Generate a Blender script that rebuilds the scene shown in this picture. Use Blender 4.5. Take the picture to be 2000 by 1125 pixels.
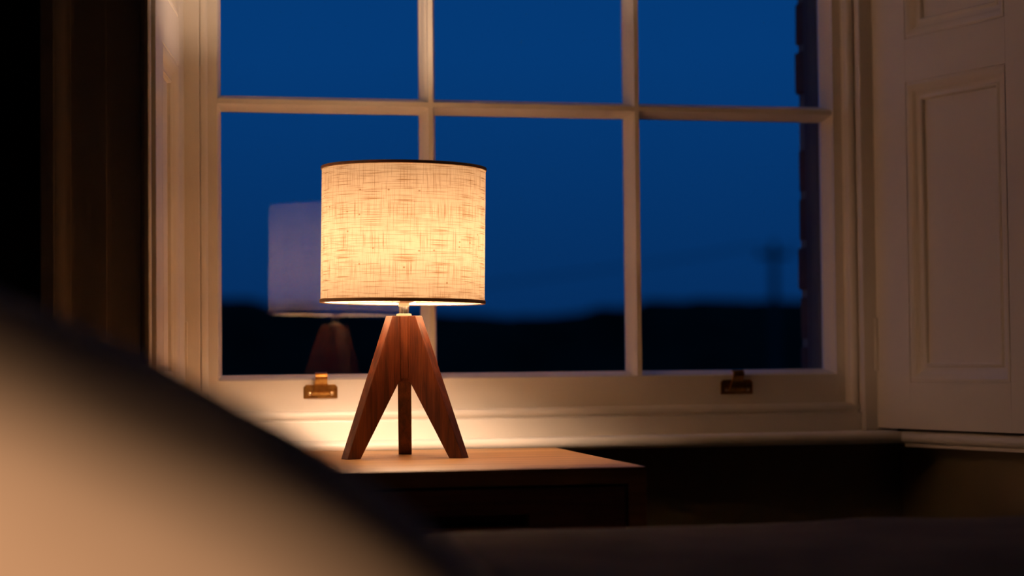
import bpy, bmesh, math, random
from mathutils import Matrix, Vector, Euler

# ------------------------------------------------------------------ reset
for o in list(bpy.data.objects):
    bpy.data.objects.remove(o, do_unlink=True)
SC = bpy.context.scene
COL = SC.collection
R = math.radians
random.seed(7)

# ------------------------------------------------------------------ camera
CAMZ = 0.75
cd = bpy.data.cameras.new('camera')
cd.lens = 70.0
cd.sensor_width = 36.0
cd.sensor_fit = 'HORIZONTAL'
cd.clip_start = 0.02
cd.clip_end = 2000
cd.dof.use_dof = True
cd.dof.focus_distance = 2.43
cd.dof.aperture_fstop = 2.8
cam = bpy.data.objects.new('camera', cd)
COL.objects.link(cam)
cam.matrix_world = (Matrix.Translation((0, 0, CAMZ)) @ Matrix.Rotation(R(-12.96), 4, 'Z')
                    @ Matrix.Rotation(math.pi / 2 + math.atan(137.5 / 3889.0), 4, 'X')
                    @ Matrix.Rotation(-0.0097, 4, 'Z'))
SC.camera = cam

# ------------------------------------------------------------------ view / world (dusk sky)
SC.view_settings.view_transform = 'Standard'
SC.view_settings.look = 'None'
SC.view_settings.gamma = 1.0
SC.view_settings.exposure = 0.0
SC.view_settings.use_curve_mapping = False

W = bpy.data.worlds.new('dusk_sky')
SC.world = W
W.use_nodes = True
nt = W.node_tree
for n in list(nt.nodes):
    nt.nodes.remove(n)
wo = nt.nodes.new('ShaderNodeOutputWorld')
wb = nt.nodes.new('ShaderNodeBackground')
wt = nt.nodes.new('ShaderNodeTexCoord')
ws = nt.nodes.new('ShaderNodeSeparateXYZ')
wr = nt.nodes.new('ShaderNodeValToRGB')
nt.links.new(wt.outputs['Generated'], ws.inputs[0])
nt.links.new(ws.outputs['Z'], wr.inputs[0])
nt.links.new(wr.outputs[0], wb.inputs[0])
nt.links.new(wb.outputs[0], wo.inputs[0])
wb.inputs[1].default_value = 1.0
cr = wr.color_ramp
cr.elements[0].position = 0.0
cr.elements[0].color = (0.0016, 0.026, 0.112, 1)
cr.elements[1].position = 0.15
cr.elements[1].color = (0.0014, 0.046, 0.200, 1)

LAMP_RGB = (1.0, 0.66, 0.425)
BULB_STRENGTH = 330.0

# assumed reading lamp, added out of view left of the camera to light the pillow
SPOT_AT = Vector((-0.30, 0.20, 0.70))
SPOT_TO = Vector((0.005, 0.84, 0.630))
sl = bpy.data.lights.new('assumed_reading_lamp_light', 'SPOT')
sl.energy = 15.5
sl.color = (1.0, 0.54, 0.29)
sl.spot_size = R(30)
sl.spot_blend = 0.9
sl.shadow_soft_size = 0.015
so = bpy.data.objects.new('assumed_reading_lamp_light', sl)
COL.objects.link(so)
so.location = SPOT_AT
so.rotation_euler = (SPOT_TO - SPOT_AT).to_track_quat('-Z', 'Y').to_euler()

# ------------------------------------------------------------------ materials
def newmat(name):
    m = bpy.data.materials.new(name)
    m.use_nodes = True
    t = m.node_tree
    b = t.nodes.get('Principled BSDF')
    return m, t, b

def N(t, typ, **kw):
    n = t.nodes.new(typ)
    for k, v in kw.items():
        setattr(n, k, v)
    return n

def mth(t, op, a, b=None, c=None):
    n = t.nodes.new('ShaderNodeMath')
    n.operation = op
    for i, v in enumerate((a, b, c)):
        if v is None:
            continue
        if isinstance(v, (int, float)):
            n.inputs[i].default_value = v
        else:
            t.links.new(v, n.inputs[i])
    return n.outputs[0]

def noise_mat(name, c1, c2, scale=(8, 8, 8), nscale=1.0, rough=0.5, bump=0.0, bscale=60.0, detail=4, metallic=0.0, spec=0.5, coords='Object'):
    m, t, b = newmat(name)
    tc = N(t, 'ShaderNodeTexCoord')
    mp = N(t, 'ShaderNodeMapping')
    mp.inputs['Scale'].default_value = scale
    t.links.new(tc.outputs[coords], mp.inputs[0])
    nz = N(t, 'ShaderNodeTexNoise')
    nz.inputs['Scale'].default_value = nscale
    nz.inputs['Detail'].default_value = detail
    t.links.new(mp.outputs[0], nz.inputs['Vector'])
    rp = N(t, 'ShaderNodeValToRGB')
    rp.color_ramp.elements[0].position = 0.3
    rp.color_ramp.elements[1].position = 0.7
    rp.color_ramp.elements[0].color = (*c1, 1)
    rp.color_ramp.elements[1].color = (*c2, 1)
    t.links.new(nz.outputs['Fac'], rp.inputs[0])
    t.links.new(rp.outputs[0], b.inputs['Base Color'])
    b.inputs['Roughness'].default_value = rough
    b.inputs['Metallic'].default_value = metallic
    b.inputs['Specular IOR Level'].default_value = spec
    if bump:
        n2 = N(t, 'ShaderNodeTexNoise')
        n2.inputs['Scale'].default_value = bscale
        n2.inputs['Detail'].default_value = 3
        t.links.new(mp.outputs[0], n2.inputs['Vector'])
        bp = N(t, 'ShaderNodeBump')
        bp.inputs['Strength'].default_value = bump
        bp.inputs['Distance'].default_value = 0.001
        t.links.new(n2.outputs['Fac'], bp.inputs['Height'])
        t.links.new(bp.outputs[0], b.inputs['Normal'])
    return m

M = {}
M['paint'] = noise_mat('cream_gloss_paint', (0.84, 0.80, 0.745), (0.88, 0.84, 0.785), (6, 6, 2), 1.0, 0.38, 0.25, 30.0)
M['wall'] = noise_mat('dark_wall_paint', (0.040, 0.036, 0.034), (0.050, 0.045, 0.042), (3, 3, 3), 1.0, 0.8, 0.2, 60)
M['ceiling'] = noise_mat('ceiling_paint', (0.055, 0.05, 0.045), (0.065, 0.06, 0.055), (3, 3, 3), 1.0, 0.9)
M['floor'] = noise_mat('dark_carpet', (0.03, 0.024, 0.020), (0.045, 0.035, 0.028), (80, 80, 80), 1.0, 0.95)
M['brass'] = noise_mat('aged_brass', (0.26, 0.125, 0.030), (0.42, 0.225, 0.062), (120, 120, 120), 1.0, 0.33, 0.2, 3.0, metallic=1.0)
M['brass_screw'] = noise_mat('worn_brass_screw', (0.62, 0.45, 0.27), (0.75, 0.56, 0.36), (200, 200, 200), 1.0, 0.35, metallic=0.9)
M['chrome'] = noise_mat('polished_metal', (0.62, 0.60, 0.57), (0.66, 0.63, 0.60), (50, 50, 50), 1.0, 0.16, metallic=1.0)
M['cream_plastic'] = noise_mat('cream_plastic', (0.80, 0.74, 0.64), (0.82, 0.76, 0.66), (50, 50, 50), 1.0, 0.4)
M['black'] = noise_mat('matt_black', (0.012, 0.011, 0.010), (0.016, 0.014, 0.013), (50, 50, 50), 1.0, 0.6)
M['linen_cover'] = noise_mat('grey_brown_blanket', (0.10, 0.075, 0.07), (0.15, 0.115, 0.105), (16, 16, 16), 1.0, 0.95, 0.8, 8.0)
M['mattress'] = noise_mat('mattress_ticking', (0.55, 0.50, 0.44), (0.6, 0.55, 0.5), (30, 30, 30), 1.0, 0.9)
M['pillow'] = noise_mat('cream_cotton', (0.68, 0.60, 0.51), (0.74, 0.66, 0.57), (9, 9, 9), 1.0, 0.95)
M['brick'] = noise_mat('dark_brick', (0.08, 0.045, 0.035), (0.14, 0.075, 0.055), (30, 30, 30), 1.0, 0.9, 1.0, 6.0)
M['mortar'] = noise_mat('lime_mortar', (0.20, 0.18, 0.16), (0.26, 0.24, 0.21), (60, 60, 60), 1.0, 0.95)
M['stone'] = noise_mat('sill_stone', (0.28, 0.27, 0.26), (0.34, 0.33, 0.31), (20, 20, 20), 1.0, 0.9)
M['field'] = noise_mat('dark_field', (0.012, 0.014, 0.010), (0.03, 0.032, 0.02), (0.15, 0.15, 0.15), 1.0, 1.0, spec=0.0)
M['pole'] = noise_mat('weathered_pole', (0.05, 0.04, 0.03), (0.08, 0.06, 0.05), (3, 3, 0.3), 1.0, 0.9)

def wood(name, dark, mid, light, scale, rough, grain=0.55, spec=0.5):
    m, t, b = newmat(name)
    tc = N(t, 'ShaderNodeTexCoord')
    mp = N(t, 'ShaderNodeMapping')
    mp.inputs['Scale'].default_value = scale
    t.links.new(tc.outputs['Object'], mp.inputs[0])
    n1 = N(t, 'ShaderNodeTexNoise')
    n1.inputs['Scale'].default_value = 1.0
    n1.inputs['Detail'].default_value = 5
    n1.inputs['Distortion'].default_value = 0.6
    t.links.new(mp.outputs[0], n1.inputs['Vector'])
    mp2 = N(t, 'ShaderNodeMapping')
    mp2.inputs['Scale'].default_value = tuple(6 * s for s in scale)
    t.links.new(tc.outputs['Object'], mp2.inputs[0])
    n2 = N(t, 'ShaderNodeTexNoise')
    n2.inputs['Scale'].default_value = 1.0
    n2.inputs['Detail'].default_value = 3
    t.links.new(mp2.outputs[0], n2.inputs['Vector'])
    mix = mth(t, 'ADD', mth(t, 'MULTIPLY', n1.outputs['Fac'], 1 - grain * 0.5), mth(t, 'MULTIPLY', n2.outputs['Fac'], grain * 0.5))
    rp = N(t, 'ShaderNodeValToRGB')
    e = rp.color_ramp.elements
    e[0].position = 0.36
    e[0].color = (*dark, 1)
    e[1].position = 0.64
    e[1].color = (*light, 1)
    k = e.new(0.5)
    k.color = (*mid, 1)
    t.links.new(mix, rp.inputs[0])
    t.links.new(rp.outputs[0], b.inputs['Base Color'])
    b.inputs['Roughness'].default_value = rough
    b.inputs['Specular IOR Level'].default_value = spec
    bp = N(t, 'ShaderNodeBump')
    bp.inputs['Strength'].default_value = 0.12
    bp.inputs['Distance'].default_value = 0.0006
    t.links.new(n2.outputs['Fac'], bp.inputs['Height'])
    t.links.new(bp.outputs[0], b.inputs['Normal'])
    return m

M['walnut'] = wood('red_walnut', (0.046, 0.010, 0.0028), (0.098, 0.023, 0.0065), (0.160, 0.043, 0.013), (150, 150, 9), 0.36, 0.55, 0.50)
M['sill_shade'] = noise_mat('under_sill_shade_paint', (0.20, 0.155, 0.10), (0.24, 0.19, 0.125), (6, 6, 6), 1.0, 0.7)  # panel colour darkened to stand in for the shade under the sill nosing
M['outer_paint'] = noise_mat('weathered_outer_paint', (0.075, 0.065, 0.06), (0.11, 0.095, 0.09), (40, 40, 6), 1.0, 0.7)
M['oak'] = wood('oiled_oak', (0.22, 0.100, 0.028), (0.34, 0.165, 0.048), (0.44, 0.225, 0.072), (3.0, 55, 55), 0.45, 0.55, 0.3)
M['oak_dark'] = wood('dark_stained_front', (0.15, 0.045, 0.022), (0.20, 0.06, 0.03), (0.25, 0.08, 0.04), (4, 70, 70), 0.5)

def glass_mat():
    m, t, b = newmat('window_glass')
    t.nodes.remove(b)
    out = [n for n in t.nodes if n.type == 'OUTPUT_MATERIAL'][0]
    ge = N(t, 'ShaderNodeNewGeometry')
    dp = N(t, 'ShaderNodeVectorMath', operation='DOT_PRODUCT')
    t.links.new(ge.outputs['Normal'], dp.inputs[0])
    t.links.new(ge.outputs['Incoming'], dp.inputs[1])
    c = mth(t, 'ABSOLUTE', dp.outputs['Value'])
    p = mth(t, 'POWER', mth(t, 'SUBTRACT', 1.0, c), 5.0)
    f = mth(t, 'ADD', mth(t, 'MULTIPLY', p, 0.957), 0.043)
    tr = N(t, 'ShaderNodeBsdfTransparent')
    tr.inputs[0].default_value = (0.97, 0.985, 0.98, 1)
    gl = N(t, 'ShaderNodeBsdfGlossy')
    gl.inputs['Roughness'].default_value = 0.0
    mx = N(t, 'ShaderNodeMixShader')
    t.links.new(f, mx.inputs[0])
    t.links.new(tr.outputs[0], mx.inputs[1])
    t.links.new(gl.outputs[0], mx.inputs[2])
    t.links.new(mx.outputs[0], out.inputs[0])
    return m
M['glass'] = glass_mat()

def linen_mat(name, dens=1.0, trans=(0.230, 0.183, 0.126), refl=(0.66, 0.56, 0.43)):
    """woven linen lamp shade cloth: slubs in warp and weft let less light through"""
    m, t, b = newmat(name)
    t.nodes.remove(b)
    out = [n for n in t.nodes if n.type == 'OUTPUT_MATERIAL'][0]
    uv = N(t, 'ShaderNodeUVMap')
    uv.uv_map = 'UVMap'           # metres round the drum, metres up the drum

    def streak(sx, sy, lo, hi, det=1.0, off=0.0):
        mp = N(t, 'ShaderNodeMapping')
        mp.inputs['Scale'].default_value = (sx, sy, 1)
        mp.inputs['Location'].default_value = (off, off * 1.7, off)
        t.links.new(uv.outputs[0], mp.inputs[0])
        nz = N(t, 'ShaderNodeTexNoise')
        nz.noise_dimensions = '2D'
        nz.inputs['Scale'].default_value = 1.0
        nz.inputs['Detail'].default_value = det
        t.links.new(mp.outputs[0], nz.inputs['Vector'])
        mr = N(t, 'ShaderNodeMapRange')
        mr.inputs['From Min'].default_value = lo
        mr.inputs['From Max'].default_value = hi
        mr.interpolation_type = 'SMOOTHSTEP'
        t.links.new(nz.outputs['Fac'], mr.inputs['Value'])
        return mr.outputs[0]
    h1 = streak(24, 1250, 0.635, 0.76, 0.0, 3.1)       # strong long weft slubs
    v1 = streak(1250, 28, 0.655, 0.78, 0.0, 9.7)       # strong warp slubs
    h2 = streak(45, 1700, 0.40, 0.72, 1.0, 17.3)     # fine weft
    v2 = streak(1700, 45, 0.40, 0.72, 1.0, 23.9)     # fine warp
    bl = streak(60, 60, 0.40, 0.75, 2.0, 31.0)       # cloudy thickness
    mpv = N(t, 'ShaderNodeMapping')
    mpv.inputs['Scale'].default_value = (55, 75, 1)
    t.links.new(uv.outputs[0], mpv.inputs[0])
    vo = N(t, 'ShaderNodeTexVoronoi')
    vo.voronoi_dimensions = '2D'
    vo.inputs['Scale'].default_value = 1.0
    t.links.new(mpv.outputs[0], vo.inputs['Vector'])
    sep = N(t, 'ShaderNodeSeparateColor')
    t.links.new(vo.outputs['Color'], sep.inputs[0])
    rare = mth(t, 'GREATER_THAN', sep.outputs[0], 0.93)
    knot = mth(t, 'MULTIPLY', mth(t, 'LESS_THAN', vo.outputs['Distance'], 0.075), rare)
    s = mth(t, 'ADD', mth(t, 'MULTIPLY', h1, 0.75), mth(t, 'MULTIPLY', v1, 0.60))
    s = mth(t, 'ADD', s, mth(t, 'MULTIPLY', mth(t, 'ADD', h2, v2), 0.15))
    s = mth(t, 'ADD', s, mth(t, 'MULTIPLY', bl, 0.10))
    s = mth(t, 'ADD', s, mth(t, 'MULTIPLY', knot, 0.7))
    s = mth(t, 'MINIMUM', mth(t, 'MULTIPLY', s, dens), 0.92)
    mx = N(t, 'ShaderNodeMix', data_type='RGBA')
    mx.inputs[6].default_value = (*trans, 1)
    mx.inputs[7].default_value = (trans[0] * 0.42, trans[1] * 0.27, trans[2] * 0.14, 1)
    t.links.new(s, mx.inputs[0])
    tl = N(t, 'ShaderNodeBsdfTranslucent')
    t.links.new(mx.outputs[2], tl.inputs['Color'])
    df = N(t, 'ShaderNodeBsdfDiffuse')
    mx2 = N(t, 'ShaderNodeMix', data_type='RGBA')
    mx2.inputs[6].default_value = (*refl, 1)
    mx2.inputs[7].default_value = (refl[0] * 0.38, refl[1] * 0.30, refl[2] * 0.22, 1)
    t.links.new(s, mx2.inputs[0])
    t.links.new(mx2.outputs[2], df.inputs['Color'])
    ad = N(t, 'ShaderNodeMixShader')
    ad.inputs[0].default_value = 0.70
    t.links.new(tl.outputs[0], ad.inputs[1])
    t.links.new(df.outputs[0], ad.inputs[2])
    t.links.new(ad.outputs[0], out.inputs[0])
    return m
M['linen'] = linen_mat('linen_shade_cloth')
M['trim'] = noise_mat('linen_edge_tape', (0.42, 0.29, 0.18), (0.50, 0.35, 0.22), (300, 300, 300), 1.0, 0.9)

def bulb_mat():
    m, t, b = newmat('warm_bulb')
    b.inputs['Base Color'].default_value = (0.9, 0.85, 0.75, 1)
    b.inputs['Emission Color'].default_value = (*LAMP_RGB, 1)
    b.inputs['Emission Strength'].default_value = BULB_STRENGTH
    return m
M['bulb'] = bulb_mat()

# ------------------------------------------------------------------ builders
MW = {}        # name -> world matrix of parents

def wmat(o):
    m = o.matrix_local.copy() if o.parent is None else o.matrix_basis.copy()
    p = o.parent
    while p is not None:
        m = p.matrix_basis @ m
        p = p.parent
    return m

def link(o, parent=None):
    COL.objects.link(o)
    if parent is not None:
        o.parent = parent
    return o

def empty(name, loc=(0, 0, 0), rz=0.0, parent=None):
    o = bpy.data.objects.new(name, None)
    o.empty_display_size = 0.05
    link(o, parent)
    o.location = loc
    o.rotation_euler = (0, 0, rz)
    return o

def tag(o, label=None, cat=None, group=None, kind=None):
    if label:
        o['label'] = label
    if cat:
        o['category'] = cat
    if group:
        o['group'] = group
    if kind:
        o['kind'] = kind
    return o

def mesh(name, verts, faces, mat, parent=None, smooth=False, bev=0.0, seg=2, fix=True):
    me = bpy.data.meshes.new(name)
    me.from_pydata([tuple(v) for v in verts], [], faces)
    if fix:
        bm = bmesh.new()
        bm.from_mesh(me)
        bmesh.ops.recalc_face_normals(bm, faces=bm.faces)
        bm.to_mesh(me)
        bm.free()
    me.materials.append(M[mat])
    o = bpy.data.objects.new(name, me)
    link(o, parent)
    if smooth:
        for p in me.polygons:
            p.use_smooth = True
        if smooth == 'auto':
            me.set_sharp_from_angle(angle=R(38))
    if bev:
        b = o.modifiers.new('bevel', 'BEVEL')
        b.width = bev
        b.segments = seg
        b.limit_method = 'ANGLE'
        b.angle_limit = R(35)
    return o

def prism(name, poly, a0, a1, axis, mat, parent=None, bev=0.0, smooth=False, taper=None):
    """extrude a polygon: axis z -> poly (x, y); axis x -> poly (y, z); axis y -> poly (x, z)"""
    n = len(poly)
    def P(p, a):
        if axis == 'z':
            return (p[0], p[1], a)
        if axis == 'x':
            return (a, p[0], p[1])
        return (p[0], a, p[1])
    v = [P(p, a0) for p in poly] + [P(p, a1) for p in poly]
    f = [[i, (i + 1) % n, n + (i + 1) % n, n + i] for i in range(n)]
    f += [list(range(n - 1, -1, -1)), list(range(n, 2 * n))]
    return mesh(name, v, f, mat, parent, smooth, bev)

def box(name, x0, x1, y0, y1, z0, z1, mat, parent=None, bev=0.0):
    return prism(name, [(x0, y0), (x1, y0), (x1, y1), (x0, y1)], z0, z1, 'z', mat, parent, bev)

def lathe(name, prof, mat, parent=None, seg=48, closed=False, smooth='auto', uv=False, loc=None):
    v, f = [], []
    k = len(prof)
    for i in range(seg):
        a = 2 * math.pi * i / seg
        for r, z in prof:
            v.append((r * math.cos(a), r * math.sin(a), z))
    m = k if closed else k - 1
    for i in range(seg):
        j = (i + 1) % seg
        for q in range(m):
            q2 = (q + 1) % k
            f.append([i * k + q, j * k + q, j * k + q2, i * k + q2])
    o = mesh(name, v, f, mat, parent, smooth, fix=True)
    if loc:
        o.location = loc
    return o

def rect_moulding(name, x0, x1, z0, z1, prof, mat, parent, sgn=1.0):
    """mitred moulding round a rectangle in the xz plane; prof = [(inset, depth)]; depth goes to +y*sgn"""
    v, f = [], []
    k = len(prof)
    for (cx, cz, ix, iz) in ((x0, z0, 1, 1), (x1, z0, -1, 1), (x1, z1, -1, -1), (x0, z1, 1, -1)):
        for ins, d in prof:
            v.append((cx + ix * ins, sgn * d, cz + iz * ins))
    for i in range(4):
        j = (i + 1) % 4
        for q in range(k - 1):
            f.append([i * k + q, j * k + q, j * k + q + 1, i * k + q + 1])
    return mesh(name, v, f, mat, parent, 'auto')

def arc(cx, cy, r, a0, a1, n):
    return [(cx + r * math.cos(R(a0 + (a1 - a0) * i / n)), cy + r * math.sin(R(a0 + (a1 - a0) * i / n))) for i in range(n + 1)]

# ------------------------------------------------------------------ key dimensions (metres)
GY = 2.700            # glass plane
GX0, GX1 = 0.2195, 1.0808
GZ0 = 0.731
BX = (0.5024, 0.7957)
BZ = 1.0977
HALF = 0.0108
GZ1 = 1.4645          # top of the lower sash glass
SASH = 2.668          # sash front face
HEAD = 2.08           # top of the window opening
CX = 0.6502           # window centre line
WALLY = 2.292         # room face of the window wall
LH = (0.1666, 2.63)   # left shutter hinge
RH = (1.1335, 2.63)   # right shutter hinge
LA, RA = R(-9.0), R(16.0)
LEAF = 0.34
LEAFZ0, LEAFZ1 = 0.647, 2.05
TABZ = 0.6313
BEDZ = 0.583

# ------------------------------------------------------------------ room shell
RX0, RX1, RY0, RZ1 = -0.56, 3.4, -2.2, 3.1
tag(box('floor', RX0 - .1, RX1 + .1, RY0 - .1, 2.80, -0.08, 0.0, 'floor'), kind='structure')
tag(box('ceiling', RX0 - .1, RX1 + .1, RY0 - .1, 2.80, RZ1, RZ1 + .08, 'ceiling'), kind='structure')
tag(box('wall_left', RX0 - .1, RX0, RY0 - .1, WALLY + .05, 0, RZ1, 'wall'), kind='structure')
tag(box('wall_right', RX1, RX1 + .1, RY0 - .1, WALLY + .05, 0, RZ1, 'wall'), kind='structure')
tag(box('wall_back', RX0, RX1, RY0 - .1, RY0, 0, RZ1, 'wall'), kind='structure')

def wallpart(name):
    return tag(empty(name), kind='structure')
wl_, wr_, wa_, wu_ = wallpart('wall_window_left'), wallpart('wall_window_right'), wallpart('wall_window_above'), wallpart('wall_window_below')
lu = (math.sin(LA), -math.cos(LA))
ru = (math.sin(RA), -math.cos(RA))
def lpt(t, off=0.0):      # point along left shutter line, off = towards the masonry
    return (LH[0] + lu[0] * t - off * math.cos(LA), LH[1] + lu[1] * t + off * math.sin(LA))
def rpt(t, off=0.0):
    return (RH[0] + ru[0] * t + off * math.cos(RA), RH[1] + ru[1] * t + off * math.sin(RA))
a, b = lpt(0.342, 0.036), lpt(0.0, 0.036)
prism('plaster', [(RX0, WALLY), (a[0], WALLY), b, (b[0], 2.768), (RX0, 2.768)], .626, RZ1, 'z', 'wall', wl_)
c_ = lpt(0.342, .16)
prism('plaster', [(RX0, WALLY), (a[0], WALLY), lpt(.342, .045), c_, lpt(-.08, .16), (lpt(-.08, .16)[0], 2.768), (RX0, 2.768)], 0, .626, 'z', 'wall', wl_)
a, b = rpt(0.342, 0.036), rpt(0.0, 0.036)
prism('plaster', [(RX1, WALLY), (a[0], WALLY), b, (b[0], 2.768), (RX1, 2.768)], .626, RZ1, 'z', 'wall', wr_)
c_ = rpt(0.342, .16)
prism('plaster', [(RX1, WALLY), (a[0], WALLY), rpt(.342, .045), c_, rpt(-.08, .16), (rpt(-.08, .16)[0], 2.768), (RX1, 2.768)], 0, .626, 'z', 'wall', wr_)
box('lintel', lpt(.342, .036)[0], rpt(.342, .036)[0], WALLY, 2.768, HEAD, RZ1, 'paint', wa_)
# panelling below the sill: back and the two splayed sides
box('apron_panel', lpt(0, 0.12)[0], rpt(0, .12)[0], 2.700, 2.768, 0, 0.626, 'sill_shade', wu_)
p0, p1, p2, p3 = lpt(-.08, 0.085), lpt(0.342, 0.045), lpt(0.342, 0.16), lpt(-.08, 0.16)
prism('side_panel', [p0, p1, p2, p3], 0, 0.626, 'z', 'sill_shade', wl_)
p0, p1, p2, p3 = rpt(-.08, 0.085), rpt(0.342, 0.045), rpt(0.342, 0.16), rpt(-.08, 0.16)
prism('side_panel', [p0, p1, p2, p3], 0, 0.626, 'z', 'sill_shade', wr_)

# architraves: profile from the opening edge outwards (distance, thickness)
ARCH = [(0.0, 0.0), (0.0, 0.012), (0.001, 0.017), (0.004, 0.0205), (0.008, 0.0205), (0.0105, 0.018), (0.0118, 0.012), (0.0125, 0.0145),
        (0.050, 0.0145), (0.0502, 0.0185), (0.089, 0.0185), (0.0892, 0.0225), (0.092, 0.0235), (0.096, 0.0285), (0.101, 0.0335),
        (0.106, 0.0355), (0.1075, 0.0355), (0.1077, 0.0385), (0.122, 0.0385), (0.122, 0.0)]
ax = 0.1075
tl = prism('trim_1', [(ax - d, WALLY - h) for d, h in ARCH], 0, HEAD + .1, 'z', 'paint', None, 0.0004, 'auto')
tag(tl, 'cream moulded architrave in shadow left of the window', kind='structure')
ax2 = rpt(LEAF)[0] + 0.005
tr = prism('trim_2', [(ax2 + d, WALLY - h) for d, h in ARCH], 0, HEAD + .1, 'z', 'paint', None, 0.0004, 'auto')
tag(tr, 'cream moulded architrave right of the window', kind='structure')

# ------------------------------------------------------------------ window
win = empty('window_1', (CX, GY, 0))
tag(win, 'cream painted sash window with small panes looking out on dusk', kind='structure')
def L(p):            # world xy -> window local
    return (p[0] - CX, p[1] - GY)
def wbox(name, x0, x1, y0, y1, z0, z1, mat='paint', bev=0.0008, parent=win):
    return box(name, x0 - CX, x1 - CX, y0 - GY, y1 - GY, z0, z1, mat, parent, bev)

# ovolo: (distance from glass edge outwards, y) from glass to face
OV = [(0.0, GY + .004), (0.0, 2.694), (0.0012, 2.6925), (0.0020, 2.688), (0.0040, 2.6815), (0.0062, 2.6765), (0.0072, 2.6755), (0.0073, SASH)]
def bar_poly(c):
    left = [(c - HALF + d, y) for d, y in OV]
    right = [(c + HALF - d, y) for d, y in reversed(OV)]
    back = [(c + 0.005, 2.7165), (c - 0.005, 2.7165)]
    return left + right + back
# stiles and rails, with the same ovolo on the glass side
def stile(gx, s, z0, z1):
    OV2 = OV[:-1] + [(OV[-1][0], SASH - .0005)]
    p = [(gx + s * 0.034, SASH - .0005)] + [(gx + s * d, y) for d, y in reversed(OV2)] + [(gx + s * 0.006, 2.7165), (gx + s * 0.034, 2.7165)]
    return prism('stile', [L(q) for q in p], z0, z1, 'z', 'paint', win, 0.0003, 'auto')
def rail(gz, s, h, x0, x1, name='rail'):
    p = [(SASH, gz + s * h)] + [(y, gz + s * d) for d, y in reversed(OV)] + [(2.7165, gz + s * 0.006), (2.7165, gz + s * h)]
    return prism(name, [(q[0] - GY, q[1]) for q in p], x0 - CX, x1 - CX, 'x', 'paint', win, 0.0003, 'auto')
stile(GX0, -1, 0.672, 1.50)
stile(GX1, 1, 0.672, 1.50)
rail(GZ0, -1, 0.060, GX0 - .03, GX1 + .03, 'bottom_rail')
rail(GZ1, 1, 0.036, GX0 - .03, GX1 + .03, 'meeting_rail')
for c in BX:
    prism('glazing_bar', [L(q) for q in bar_poly(c)], GZ0 - .006, GZ1 + .006, 'z', 'paint', win, 0.0003, 'auto')
hp = [((y if y > SASH + .001 else y + .0006) - GY, x) for x, y in bar_poly(BZ)]
prism('glazing_bar', hp, GX0 - .006 - CX, GX1 + .006 - CX, 'x', 'paint', win, 0.0003, 'auto')
xs = [(GX0, BX[0] - HALF), (BX[0] + HALF, BX[1] - HALF), (BX[1] + HALF, GX1)]
zs = [(GZ0, BZ - HALF), (BZ + HALF, GZ1)]
for z0, z1 in zs:
    for x0, x1 in xs:
        wbox('pane', x0 - .004, x1 + .004, GY - .0012, GY + .0016, z0 - .004, z1 + .004, 'glass', 0)
# upper sash, set further out
UY = 2.735
wbox('upper_stile', GX0 - .034, GX0 + .004, UY - .012, UY + .022, 1.465, HEAD)
wbox('upper_stile', GX1 - .004, GX1 + .034, UY - .012, UY + .022, 1.465, HEAD)
wbox('upper_rail', GX0, GX1, UY - .012, UY + .022, 1.462, 1.50)
wbox('upper_rail', GX0, GX1, UY - .012, UY + .022, HEAD - .05, HEAD)
for c in BX:
    wbox('upper_glazing_bar', c - .009, c + .009, UY - .012, UY + .018, 1.50, HEAD - .05)
wbox('upper_glazing_bar', GX0, GX1, UY - .012, UY + .018, 1.762, 1.780)
for z0, z1 in ((1.50, 1.762), (1.78, HEAD - .05)):
    for x0, x1 in xs:
        wbox('pane', x0 - .002, x1 + .002, UY + .004, UY + .007, z0, z1, 'glass', 0)
# staff beads (quarter-round strips that hold the sash in)
BR = 0.0058
for s, x in ((1, 0.1928), (-1, 2 * CX - 0.1928)):
    poly = [(x - s * .0065, 2.668), (x - s * .0065, 2.652)] + [(x - s * .002 + s * q[0], q[1]) for q in arc(0, 2.654, .0078, -100, 40, 8)] + [(x + s * .006, 2.668)]
    prism('staff_bead', [L(q) for q in poly], 0.668, HEAD, 'z', 'paint', win, 0, 'auto')
poly = [(2.668, .6690), (2.650, .6690)] + arc(2.6525, .6760, .0062, 250, 100, 8) + [(2.668, .6822)]
prism('sill_bead', [(q[0] - GY, q[1]) for q in poly], 0.186 - CX, 1.1145 - CX, 'x', 'paint', win, 0, 'auto')
# box linings, inside and outside
wbox('box_lining', LH[0] - .03, 0.1863, 2.630, 2.668, 0.640, HEAD, bev=.0012)
wbox('box_lining', 2 * CX - 0.1863, RH[0] + .03, 2.630, 2.668, 0.640, HEAD, bev=.0012)
for x0, x1 in ((LH[0] - .03, GX0 - .0045), (GX1 + .0032, RH[0] + .03)):
    wbox('outer_lining', x0, x1, 2.7185, 2.768, 0.66, HEAD, 'outer_paint')
wbox('outer_head', GX0 - .01, GX1 + .01, 2.7185, 2.768, HEAD - .02, HEAD)
# fascia below the bead and the bullnosed inner sill
wbox('sill_fascia', LH[0] - .02, RH[0] + .02, 2.638, 2.70, 0.626, 0.6688, bev=.0012)
def nosing(y_front, zt, zb):
    r = (zt - zb) / 2
    return [(2.660, zt - .0002), (y_front + r, zt)] + arc(y_front + r, (zt + zb) / 2, r, 100, 260, 10) + [(y_front + r, zb), (2.660, zb)]
poly = nosing(2.586, .6435, .6265)
prism('inner_sill', [(q[0] - GY, q[1]) for q in poly], lpt(0.045, .004)[0] - .01 - CX, rpt(0.045, .004)[0] + .004 - CX, 'x', 'paint', win, 0, 'auto')
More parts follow.
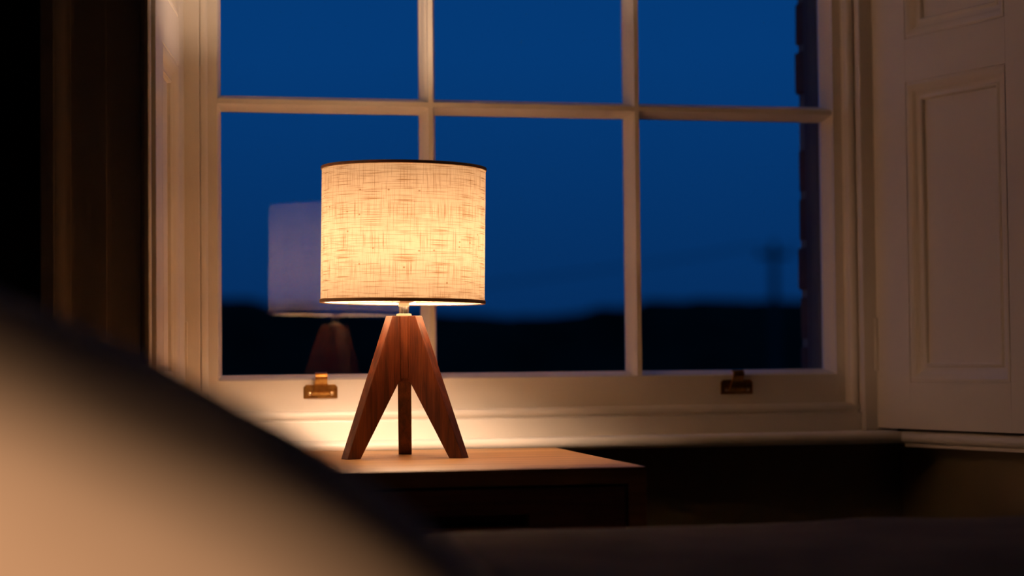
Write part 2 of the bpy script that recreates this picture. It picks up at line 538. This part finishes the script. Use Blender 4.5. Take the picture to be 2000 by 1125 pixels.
# splayed returns of the sill under the shutters
for hinge, ang, sg in ((LH, LA, 1), (RH, RA, -1)):
    rt = empty('sill_return', (hinge[0] - CX, hinge[1] - GY, 0), ang - math.pi / 2, win)
    r = .0085
    poly = [(-sg * .030, .6435)] + [(sg * (q[0] - r - .003), q[1]) for q in arc(0, .635, r, 80, -80, 10)] + [(-sg * .030, .6265)]
    o = prism('sill_return_nosing', poly, 0.040, 0.345, 'x', 'paint', rt, 0, 'auto')
    q = [(-sg * .03, .6265), (-sg * .0105, .6265), (-sg * .0105, .6215), (-sg * .03, .6215)]
    prism('sill_return_bead', q, 0.045, 0.345, 'x', 'paint', rt, .0008)

# sash lifts
def sash_lift(x0, x1, zb, zt, label):
    xc = (x0 + x1) / 2
    w = x1 - x0
    h = zt - zb
    yf = SASH - GY
    ch = .0032
    poly = [(-w / 2, 0), (w / 2, 0), (w / 2, h - ch), (w / 2 - ch, h), (-w / 2 + ch, h), (-w / 2, h - ch)]
    lift = prism('sash_lift', poly, -.0026, 0.0006, 'y', 'brass', win, .0007)
    lift.location = (xc - CX, yf, zb)
    lift['label'] = label
    # raised border of the plate
    rect_moulding('plate_rim', -w / 2 + .0015, w / 2 - .0015, .0015, h - .0035, [(0, -.0024), (0, -.0036), (.0012, -.0036), (.0018, -.0024)], 'brass', lift)
    # hooked lip, curling out into the room
    pts = [(-.0030, .0045, .0125), (-.0050, .0075, .0120), (-.0052, .0115, .0108), (-.0050, .0165, .0096), (-.0062, .0205, .0086), (-.0088, .0240, .0082),
           (-.0105, .0272, .0082), (-.0104, .0305, .0082), (-.0086, .0332, .0082), (-.0062, .0338, .0082), (-.0044, .0324, .0082)]
    v, f = [], []
    n = len(pts)
    for i, (y, z, hw) in enumerate(pts):
        a = pts[max(i - 1, 0)]
        b = pts[min(i + 1, n - 1)]
        ty, tz = b[0] - a[0], b[1] - a[1]
        l = math.hypot(ty, tz)
        ny, nz = -tz / l * .0011, ty / l * .0011
        for sx in (-1, 1):
            v.append((sx * hw, y + ny, z + nz))
            v.append((sx * hw, y - ny, z - nz))
    for i in range(n - 1):
        q, p = 4 * i, 4 * i + 4
        f += [[q, q + 2, p + 2, p], [q + 1, p + 1, p + 3, q + 3], [q, p, p + 1, q + 1], [q + 2, q + 3, p + 3, p + 2]]
    f += [[0, 1, 3, 2], [4 * n - 4, 4 * n - 2, 4 * n - 1, 4 * n - 3]]
    mesh('hook', v, f, 'brass', lift, 'auto', .0003)
    # swelling at the foot of the hook
    sw = [(.0125 * math.cos(R(t)), .0082 + .0062 * math.sin(R(t))) for t in range(180, 361, 15)]
    prism('boss', sw, -.0038, -.0020, 'y', 'brass', lift, .0008)
    for sx in (-1, 1):
        s = lathe('screw', [(0.0001, -.0013), (.0012, -.0012), (.0024, -.0006), (.0028, .0008)], 'brass_screw', lift, 16)
        s.rotation_euler = (R(-90), 0, 0)
        s.rotation_euler = (R(90), 0, 0)
        s.scale = (1, 1, -1)
        s.location = (sx * (w / 2 - .0078), -.0028, .0062)
    return lift
sash_lift(.3259, .3714, .6990, .7172, 'aged brass hook sash lift on the bottom rail, lit by the lamp')
sash_lift(.9137, .9607, .6966, .7170, 'brass hook sash lift in shadow near the right shutter')

# ------------------------------------------------------------------ shutters
PM = [(0.0, 0.0), (0.0006, 0.0022), (0.0016, 0.0022), (0.0022, 0.0002), (0.0050, -0.0004), (0.0085, 0.0014), (0.0130, 0.0058), (0.0170, 0.0085),
      (0.0205, 0.0088), (0.0225, 0.0070), (0.0245, 0.0066), (0.0262, 0.0082), (0.0266, 0.0125)]
def shutter(name, hinge, ang, sgn, label):
    """local x = along the leaf from the hinge; the seen face is at y = 0, the wood behind it at y * sgn > 0"""
    root = empty(name, (hinge[0], hinge[1], 0), ang - math.pi / 2)
    tag(root, label, 'shutter', 'folding window shutters')
    T = 0.028
    def lb(nm, x0, x1, z0, z1, y0=0.0, y1=T, bev=.0006):
        return box(nm, x0, x1, min(y0 * sgn, y1 * sgn), max(y0 * sgn, y1 * sgn), z0, z1, 'paint', root, bev)
    t0, t1 = 0.0705, 0.2690
    lb('stile', 0.0, t0, LEAFZ0, LEAFZ1)
    lb('stile', t1, LEAF, LEAFZ0, LEAFZ1)
    rows = [(0.7115, 1.1280), (1.1880, 1.5600), (1.6200, 1.985)]
    zr = [LEAFZ0] + [z for r_ in rows for z in r_] + [LEAFZ1]
    for i in range(0, len(zr), 2):
        lb('rail', t0 + .0002, t1 - .0002, zr[i], zr[i + 1], 0.0002, T - .0002, .0003)
    for z0, z1 in rows:
        lb('panel', t0 - .004, t1 + .004, z0 - .004, z1 + .004, .0120, .020, 0)
        rect_moulding('panel_moulding', t0, t1, z0, z1, PM, 'paint', root, sgn)
    for zc in (0.765, 1.80):
        hb = prism('hinge', [(-.0035, -.0035 * sgn), (.0035, -.0035 * sgn), (.0035, .004 * sgn), (-.0035, .004 * sgn)], zc - .0375, zc + .0375, 'z', 'paint', root, .0012)
    return root
shutter('window_shutter', LH, LA, -1, 'cream panelled shutter folded back left of the window, brightly lit')
shutter('window_shutter', RH, RA, 1, 'cream panelled shutter folded back right of the window, in half shadow')

# ------------------------------------------------------------------ nightstand
ns = empty('nightstand', (0.386, 2.338, 0), R(-2.6))
tag(ns, 'wooden bedside table with an oak top and dark drawer front under the window', 'table')
NW, ND = .2515, .2480
TT = .0180
box('tabletop', -NW, NW, -ND, ND, TABZ - TT, TABZ, 'oak', ns, .0007)
NB = 0.470
for s in (-1, 1):
    box('side_panel', s * NW - (TT + .002 if s > 0 else 0), s * NW + (0 if s > 0 else TT + .002), -ND, ND, NB, TABZ - TT, 'oak', ns, .0005)
box('bottom_panel', -NW + .02, NW - .02, -ND + .004, ND, NB, NB + .016, 'oak', ns, .0005)
box('back_panel', -NW + .02, NW - .02, ND - .012, ND - .002, NB + .016, TABZ - TT, 'oak', ns)
# drawer with a cut-out grip slot in its front
dr = empty('drawer', (0, -ND, 0), 0, ns)
dx, dz0, dz1 = NW - .0225, NB + .0185, TABZ - TT - .0030
s0, s1, sx = 0.5705, 0.5825, 0.118
cx_ = 0.004
fr = [(-dx, dz0), (dx, dz0), (dx, dz1), (-dx, dz1)]
sl_ = [(cx_ - sx, s0), (cx_ + sx, s0), (cx_ + sx, s1), (cx_ - sx, s1)]
v = []
for y in (0.0015, 0.0195):
    v += [(p[0], y, p[1]) for p in fr] + [(p[0], y, p[1]) for p in sl_]
f = []
for i in range(4):
    j = (i + 1) % 4
    f += [[i, j, 4 + j, 4 + i], [8 + i, 12 + i, 12 + j, 8 + j], [i, 8 + i, 8 + j, j], [4 + i, 4 + j, 12 + j, 12 + i]]
mesh('drawer_front', v, f, 'oak_dark', dr, False, .0006)
box('drawer_box', -dx + .008, dx - .008, .060, 0.44, dz0 + .002, dz1 - .012, 'oak_dark', dr)
for lx in (-NW + .03, NW - .03):
    for ly in (-ND + .03, ND - .03):
        prism('leg', [(lx - .011, ly - .011), (lx + .011, ly - .011), (lx + .011, ly + .011), (lx - .011, ly + .011)], 0, NB, 'z', 'oak', ns, .001)

# ------------------------------------------------------------------ table lamp
lamp = empty('table_lamp', (0.4160, 2.397, TABZ), R(-10.0))
tag(lamp, 'lit tripod table lamp with a linen drum shade and walnut legs on the bedside table', 'lamp')
LT = 0.0165
PR = [(0.002, .1716), (.0206, .1716), (.0838, 0.0), (.0656, 0.0), (.0128, .0905), (0.002, .0965)]
for k, ang in enumerate((-150, -30, 90)):
    leg = prism('leg', PR, -LT / 2, LT / 2, 'y', 'walnut', lamp, .0006)
    leg.rotation_euler = (0, 0, R(ang))
core = []
for a_ in (-90, 30, 150):
    nx, ny = math.cos(R(a_)), math.sin(R(a_))
    for s in (-1, 1):
        core.append((nx * .0138 - ny * s * .0042, ny * .0138 + nx * s * .0042))
prism('core_block', core, .0955, .1712, 'z', 'walnut', lamp, .0004)
lathe('collar', [(.0, .1712), (.0090, .1712), (.0094, .1722), (.0090, .1742), (.0070, .1746), (.0, .1746)], 'cream_plastic', lamp, 32)
lathe('neck', [(.0, .1745), (.0064, .1745), (.0064, .1835), (.0, .1835)], 'chrome', lamp, 32)
lathe('lamp_holder', [(.0, .1832), (.0066, .1832), (.0066, .1875), (.0105, .1885), (.0150, .1905), (.0155, .2180), (.0140, .2230), (.0, .2230)], 'cream_plastic', lamp, 32)
blb = lathe('bulb', [(.0, .2220), (.010, .2225), (.0115, .2320), (.0150, .2430), (.0195, .2530), (.0220, .2640), (.0212, .2730), (.0172, .2810), (.0100, .2860), (.0, .2875)], 'bulb', lamp, 32, smooth=True)
# drum shade: open sheet of linen
SB, ST, SR = .1871, .3530, .1000
def drum(name, r, z0, z1, mat, parent, seg=128, rows=4):
    v, f, uvs = [], [], []
    for i in range(seg):
        a_ = 2 * math.pi * i / seg
        for j in range(rows + 1):
            v.append((r * math.cos(a_), r * math.sin(a_), z0 + (z1 - z0) * j / rows))
    for i in range(seg):
        k = (i + 1) % seg
        for j in range(rows):
            f.append([i * (rows + 1) + j, k * (rows + 1) + j, k * (rows + 1) + j + 1, i * (rows + 1) + j + 1])
            u0, u1 = r * 2 * math.pi * i / seg, r * 2 * math.pi * (i + 1) / seg
            w0, w1 = (z1 - z0) * j / rows, (z1 - z0) * (j + 1) / rows
            uvs += [(u0, w0), (u1, w0), (u1, w1), (u0, w1)]
    o = mesh(name, v, f, mat, parent, True, fix=False)
    ul = o.data.uv_layers.new(name='UVMap')
    for q, c in zip(ul.data, uvs):
        q.uv = c
    return o
mid = (SB + ST) / 2
shade = drum('lamp_shade', SR, SB - mid, ST - mid, 'linen', lamp)
shade.location = (0, 0, mid)
shade.rotation_euler = (0.0, R(0.95), 0.0)
shade['label'] = 'beige slubbed linen drum shade glowing from inside'
H2 = (ST - SB) / 2
for z0, z1 in ((-H2 - .0003, -H2 + .0042), (H2 - .0036, H2 + .0003)):
    lathe('edge_trim', [(SR + .0004, z0), (SR + .0012, z0 + .0004), (SR + .0012, z1 - .0004), (SR + .0004, z1), (SR - .0010, z1), (SR - .0010, z0)], 'trim', shade, 128, closed=True)
ring = [(SR - .0022 + .0012 * math.cos(R(t)), -H2 + .0016 + .0012 * math.sin(R(t))) for t in range(0, 360, 45)]
lathe('shade_ring', ring, 'cream_plastic', shade, 64, closed=True)
for a_ in (15, 135, 255):
    sp = prism('ring_spoke', [(-.0009, -.0009), (.0009, -.0009), (.0009, .0009), (-.0009, .0009)], .017, SR - .003, 'x', 'cream_plastic', shade)
    sp.location = (0, 0, -H2 + .0016)
    sp.rotation_euler = (0, 0, R(a_))

# ------------------------------------------------------------------ bed
bed = empty('bed', (0.5, 1.12, 0))
tag(bed, 'bed in the dark foreground in front of the bedside table', 'bed')
def bbox(nm, x0, x1, y0, y1, z0, z1, mat, bev):
    return box(nm, x0 - .5, x1 - .5, y0 - 1.12, y1 - 1.12, z0, z1, mat, bed, bev)
bbox('mattress', -.43, 1.55, .37, 1.865, .34, .555, 'mattress', .03)
bbox('bed_frame', -.44, 1.57, .35, 1.88, .20, .34, 'oak_dark', .004)
bbox('headboard', -.50, -.44, .33, 1.90, .0, .98, 'oak_dark', .006)
for x in (-.40, 1.50):
    for y in (.40, 1.80):
        bbox('leg', x, x + .05, y, y + .05, 0, .20, 'oak_dark', .003)

# blanket: a soft sheet with folds, falling over the sides of the mattress
def blanket():
    nx, ny = 110, 96
    x0, x1, y0, y1 = -.40, 1.585, .335, 1.902
    v, f = [], []
    rnd = random.Random(3)
    waves = [(rnd.uniform(3, 16), rnd.uniform(0, 6.28), rnd.uniform(-1, 1), rnd.uniform(.0002, .0009)) for _ in range(14)]
    drop = .24
    def S(t, lo, hi):     # arclength param -> (pos, drop)
        L_ = hi - lo
        r = .03
        q = t * (L_ + 2 * drop) - drop
        if q < 0:
            return lo, -q
        if q > L_:
            return hi, q - L_
        return lo + q, 0.0
    for i in range(nx + 1):
        for j in range(ny + 1):
            X, dxp = S(i / nx * .5 + .5 if False else (drop + (x1 - x0 + drop) * i / nx) / (x1 - x0 + 2 * drop), x0, x1)
            Y, dyp = S(j / ny, y0, y1)
            w = 0
            for k, ph, d, am in waves:
                w += am * math.sin(k * (X + d * Y) * 2.2 + ph)
            e = min(Y - y0, y1 - Y, x1 - X)
            rr = .026
            sag = 0.0
            if e < rr:
                sag = rr - math.sqrt(max(rr * rr - (rr - e) ** 2, 0))
            z = BEDZ + .002 + w * min(1, max(e, 0) / .06) - sag * .8
            yy, xx = Y, X
            if dyp > 0:
                z -= dyp
                yy += (1 if Y > 1 else -1) * .008 * math.sin(9 * X + 1) * min(1, dyp / .08)
            if dxp > 0:
                z -= dxp
                xx += .008 * math.sin(9 * Y) * min(1, dxp / .08)
            v.append((xx, yy, max(z, .25)))
    for i in range(nx):
        for j in range(ny):
            q = i * (ny + 1) + j
            f.append([q, q + ny + 1, q + ny + 2, q + 1])
    o = mesh('blanket', v, f, 'linen_cover', None, True)
    sd = o.modifiers.new('thickness', 'SOLIDIFY')
    sd.thickness = .006
    sd.offset = -1
    return o
tag(blanket(), 'grey brown blanket spread over the bed in the dark foreground', 'blanket')

# ------------------------------------------------------------------ pillow
def pillow():
    c = Vector((-.022, 1.05, .668))
    tilt = R(27.5)
    ax_ = Vector((math.cos(tilt), 0, -math.sin(tilt)))
    nn = Vector((math.sin(tilt), 0, math.cos(tilt)))
    ay_ = Vector((0, 1, 0))
    A, B, T = 0.315, 0.245, 0.105
    n = 56
    v, f = [], []
    idx = {}
    rnd = random.Random(5)
    def sq(u, w):          # square grid -> rounded cushion outline
        pu = u * (1 - .10 * w * w)
        pw = w * (1 - .10 * u * u)
        return pu, pw
    for side in (1, -1):
        for i in range(n + 1):
            for j in range(n + 1):
                u, w = -1 + 2 * i / n, -1 + 2 * j / n
                edge = i in (0, n) or j in (0, n)
                if side == -1 and edge:
                    idx[(side, i, j)] = idx[(1, i, j)]
                    continue
                pu, pw = sq(u, w)
                h = ((1 - abs(u) ** 2.6) * (1 - abs(w) ** 2.6))
                h = max(h, 0) ** .42
                wr = .0025 * math.sin(7 * u + 3 * w) + .002 * math.sin(11 * w - 4 * u)
                p = c + ax_ * (A * pu) + ay_ * (B * pw) + nn * (side * (T * h + wr * h))
                if p.z < BEDZ + .011:
                    p.z = BEDZ + .011 + (p.z - BEDZ - .011) * .02
                idx[(side, i, j)] = len(v)
                v.append(p - Vector((c.x, c.y, BEDZ)))
    for side in (1, -1):
        for i in range(n):
            for j in range(n):
                q = [idx[(side, i, j)], idx[(side, i + 1, j)], idx[(side, i + 1, j + 1)], idx[(side, i, j + 1)]]
                f.append(q if side == 1 else q[::-1])
    o = mesh('pillow', v, f, 'pillow', None, True)
    o.location = (c.x, c.y, BEDZ)
    return o
tag(pillow(), 'plump cream pillow out of focus in the left foreground', 'pillow')

# ------------------------------------------------------------------ assumed reading lamp (unseen body for the added light, left of the camera)
rl = empty('assumed_reading_lamp', (-.38, .10, 0))
tag(rl, 'assumed slim black floor reading lamp, added out of view beside the bed, aimed at the pillow to light it', 'lamp')
lathe('base', [(0, 0), (.11, 0), (.11, .010), (.10, .016), (.0, .018)], 'black', rl, 48)
lathe('pole', [(0, .016), (.008, .016), (.008, .70), (0, .70)], 'black', rl, 20)
d = (SPOT_TO - SPOT_AT).normalized()
hd = lathe('lamp_head', [(.0, .052), (.012, .050), (.020, .040), (.034, .0), (.046, -.045), (.0445, -.045), (.0325, .0), (.018, .036), (.0, .040)], 'black', rl, 36)
hd.location = SPOT_AT - Vector((-.38, .10, 0))
hd.rotation_euler = d.to_track_quat('-Z', 'Y').to_euler()
back = SPOT_AT - Vector((-.38, .10, 0)) - d * .045
vv = back - Vector((0, 0, .695))
arm = lathe('arm', [(0, 0), (.006, 0), (.006, vv.length), (0, vv.length)], 'black', rl, 16)
arm.location = (0, 0, .695)
arm.rotation_euler = vv.to_track_quat('Z', 'Y').to_euler()

# ------------------------------------------------------------------ outside: brick jambs, stone sill
we = empty('wall_exterior', (CX, 2.82, 0))
tag(we, 'dark brick reveal outside the window', kind='structure')
bm_ = {}
def brick(xa, xb, ya, yb, za, zb):
    key = (round(xb - xa, 3), round(yb - ya, 3))
    w, dd, h = xb - xa, yb - ya, zb - za
    if key not in bm_:
        o = box('brick', -w / 2, w / 2, -dd / 2, dd / 2, -h / 2, h / 2, 'brick', we, .004)
        bm_[key] = o
    else:
        o = bm_[key].copy()
        COL.objects.link(o)
        o.parent = we
    o.location = ((xa + xb) / 2 - CX, (ya + yb) / 2 - 2.82, (za + zb) / 2)
    o.rotation_euler = (random.uniform(-.008, .008), random.uniform(-.012, .012), random.uniform(-.02, .02))
jr = 1.1125
jl = 2 * CX - jr
rb = random.Random(11)
for side, jx in ((1, jr), (-1, jl)):
    xa, xb = (jx + .0025, jx + .95) if side > 0 else (jx - .40, jx - .0025)
    box('mortar', xa - CX, xb - CX, 2.774 - 2.82, 2.868 - 2.82, 0.10, 2.3, 'mortar', we)
    z = 0.40
    k = 0
    while z < 2.2:
        w = .215 if k % 2 == 0 else .1025
        off = rb.uniform(-.004, .004)
        a_ = jx + side * off
        if side > 0:
            brick(a_, a_ + w, 2.770, 2.8725, z, z + .065)
            brick(a_ + w + .010, a_ + w + .010 + .215, 2.770, 2.8725, z, z + .065)
        else:
            brick(a_ - w, a_, 2.770, 2.8725, z, z + .065)
            brick(a_ - w - .225, a_ - w - .010, 2.770, 2.8725, z, z + .065)
        z += .075
        k += 1
box('stone_lintel', jl - .2 - CX, jr + .2 - CX, 2.770 - 2.82, 2.8725 - 2.82, 2.2, 3.0, 'stone', we, .004)
prism('stone_sill', [(2.70 - 2.82, .655), (2.95 - 2.82, .625), (2.95 - 2.82, .56), (2.768 - 2.82, .56), (2.768 - 2.82, .62), (2.70 - 2.82, .635)], jl - .1 - CX, jr + .1 - CX, 'x', 'stone', we, .003)
box('brick_below', jl - .4 - CX, jr + .4 - CX, 2.775 - 2.82, 2.865 - 2.82, -.1, .56, 'mortar', we)

# ------------------------------------------------------------------ outside: land, hedge line, pole
def land():
    nx, ny = 140, 26
    v, f = [], []
    rnd = random.Random(2)
    ph = [(rnd.uniform(.02, .35), rnd.uniform(0, 6.3)) for _ in range(16)]
    for j in range(ny + 1):
        t = j / ny
        y = 6 + 164 * t
        for i in range(nx + 1):
            x = -70 + 210 * i / nx
            n_ = sum(math.sin(k * x + p) for k, p in ph) / 16
            base = -4.0 + 5.6 * max(0, t - .25) ** 1.3
            if j >= ny - 2:
                base += 5.3 + 1.6 * n_ + (.8 * math.sin(x * 1.9 + 1) * math.sin(x * .7)) * .4
            dip = 1.5 * math.exp(-((x - 8) / 14) ** 2) - .9 * math.exp(-((x - 30) / 16) ** 2) + .55 * math.exp(-((x - 62) / 14) ** 2)
            v.append((x, y, base + (dip if t > .5 else 0)))
    for j in range(ny):
        for i in range(nx):
            q = j * (nx + 1) + i
            f.append([q, q + 1, q + nx + 2, q + nx + 1])
    return mesh('hillside', v, f, 'field', None, True)
tag(land(), 'black silhouette of the fields and hedges outside at dusk', kind='structure')

up = empty('utility_pole', (22.4, 60.0, -3.4))
tag(up, 'faint blurred utility pole on the horizon beyond the right hand panes', 'pole')
lathe('post', [(0, 0), (.16, 0), (.10, 7.75), (0, 7.78)], 'pole', up, 16)
box('crossarm', -.55, .55, -.06, .06, 7.30, 7.44, 'pole', up, .01)
for x in (-.48, 0.0, .48):
    o = lathe('insulator', [(0, 0), (.03, 0), (.055, .05), (.035, .09), (.05, .12), (.02, .17), (0, .17)], 'pole', up, 12)
    o.location = (x, 0, 7.44 if x else 7.70)
def wire(x_end, y_end, z_end, x_off, label):
    p0 = Vector((22.4 + x_off, 60.0, -3.4 + 7.68))
    p1 = Vector((x_end, y_end, z_end))
    n = 24
    v, f = [], []
    for i in range(n + 1):
        t = i / n
        p = p0.lerp(p1, t)
        p.z -= 4 * t * (1 - t) * 1.1
        for a_ in (0, 120, 240):
            v.append((p.x, p.y + 0.022 * math.cos(R(a_)), p.z + .022 * math.sin(R(a_))))
    for i in range(n):
        for k in range(3):
            f.append([3 * i + k, 3 * i + (k + 1) % 3, 3 * i + 3 + (k + 1) % 3, 3 * i + 3 + k])
    o = mesh('overhead_wire', v, f, 'black', None, True)
    return tag(o, label, 'wire', 'overhead wires')
wire(-12.0, 66.0, 2.9, -.48, 'faint blurred overhead wire running left from the distant pole')
wire(60.0, 54.0, 4.3, .48, 'faint blurred overhead wire running right from the distant pole')
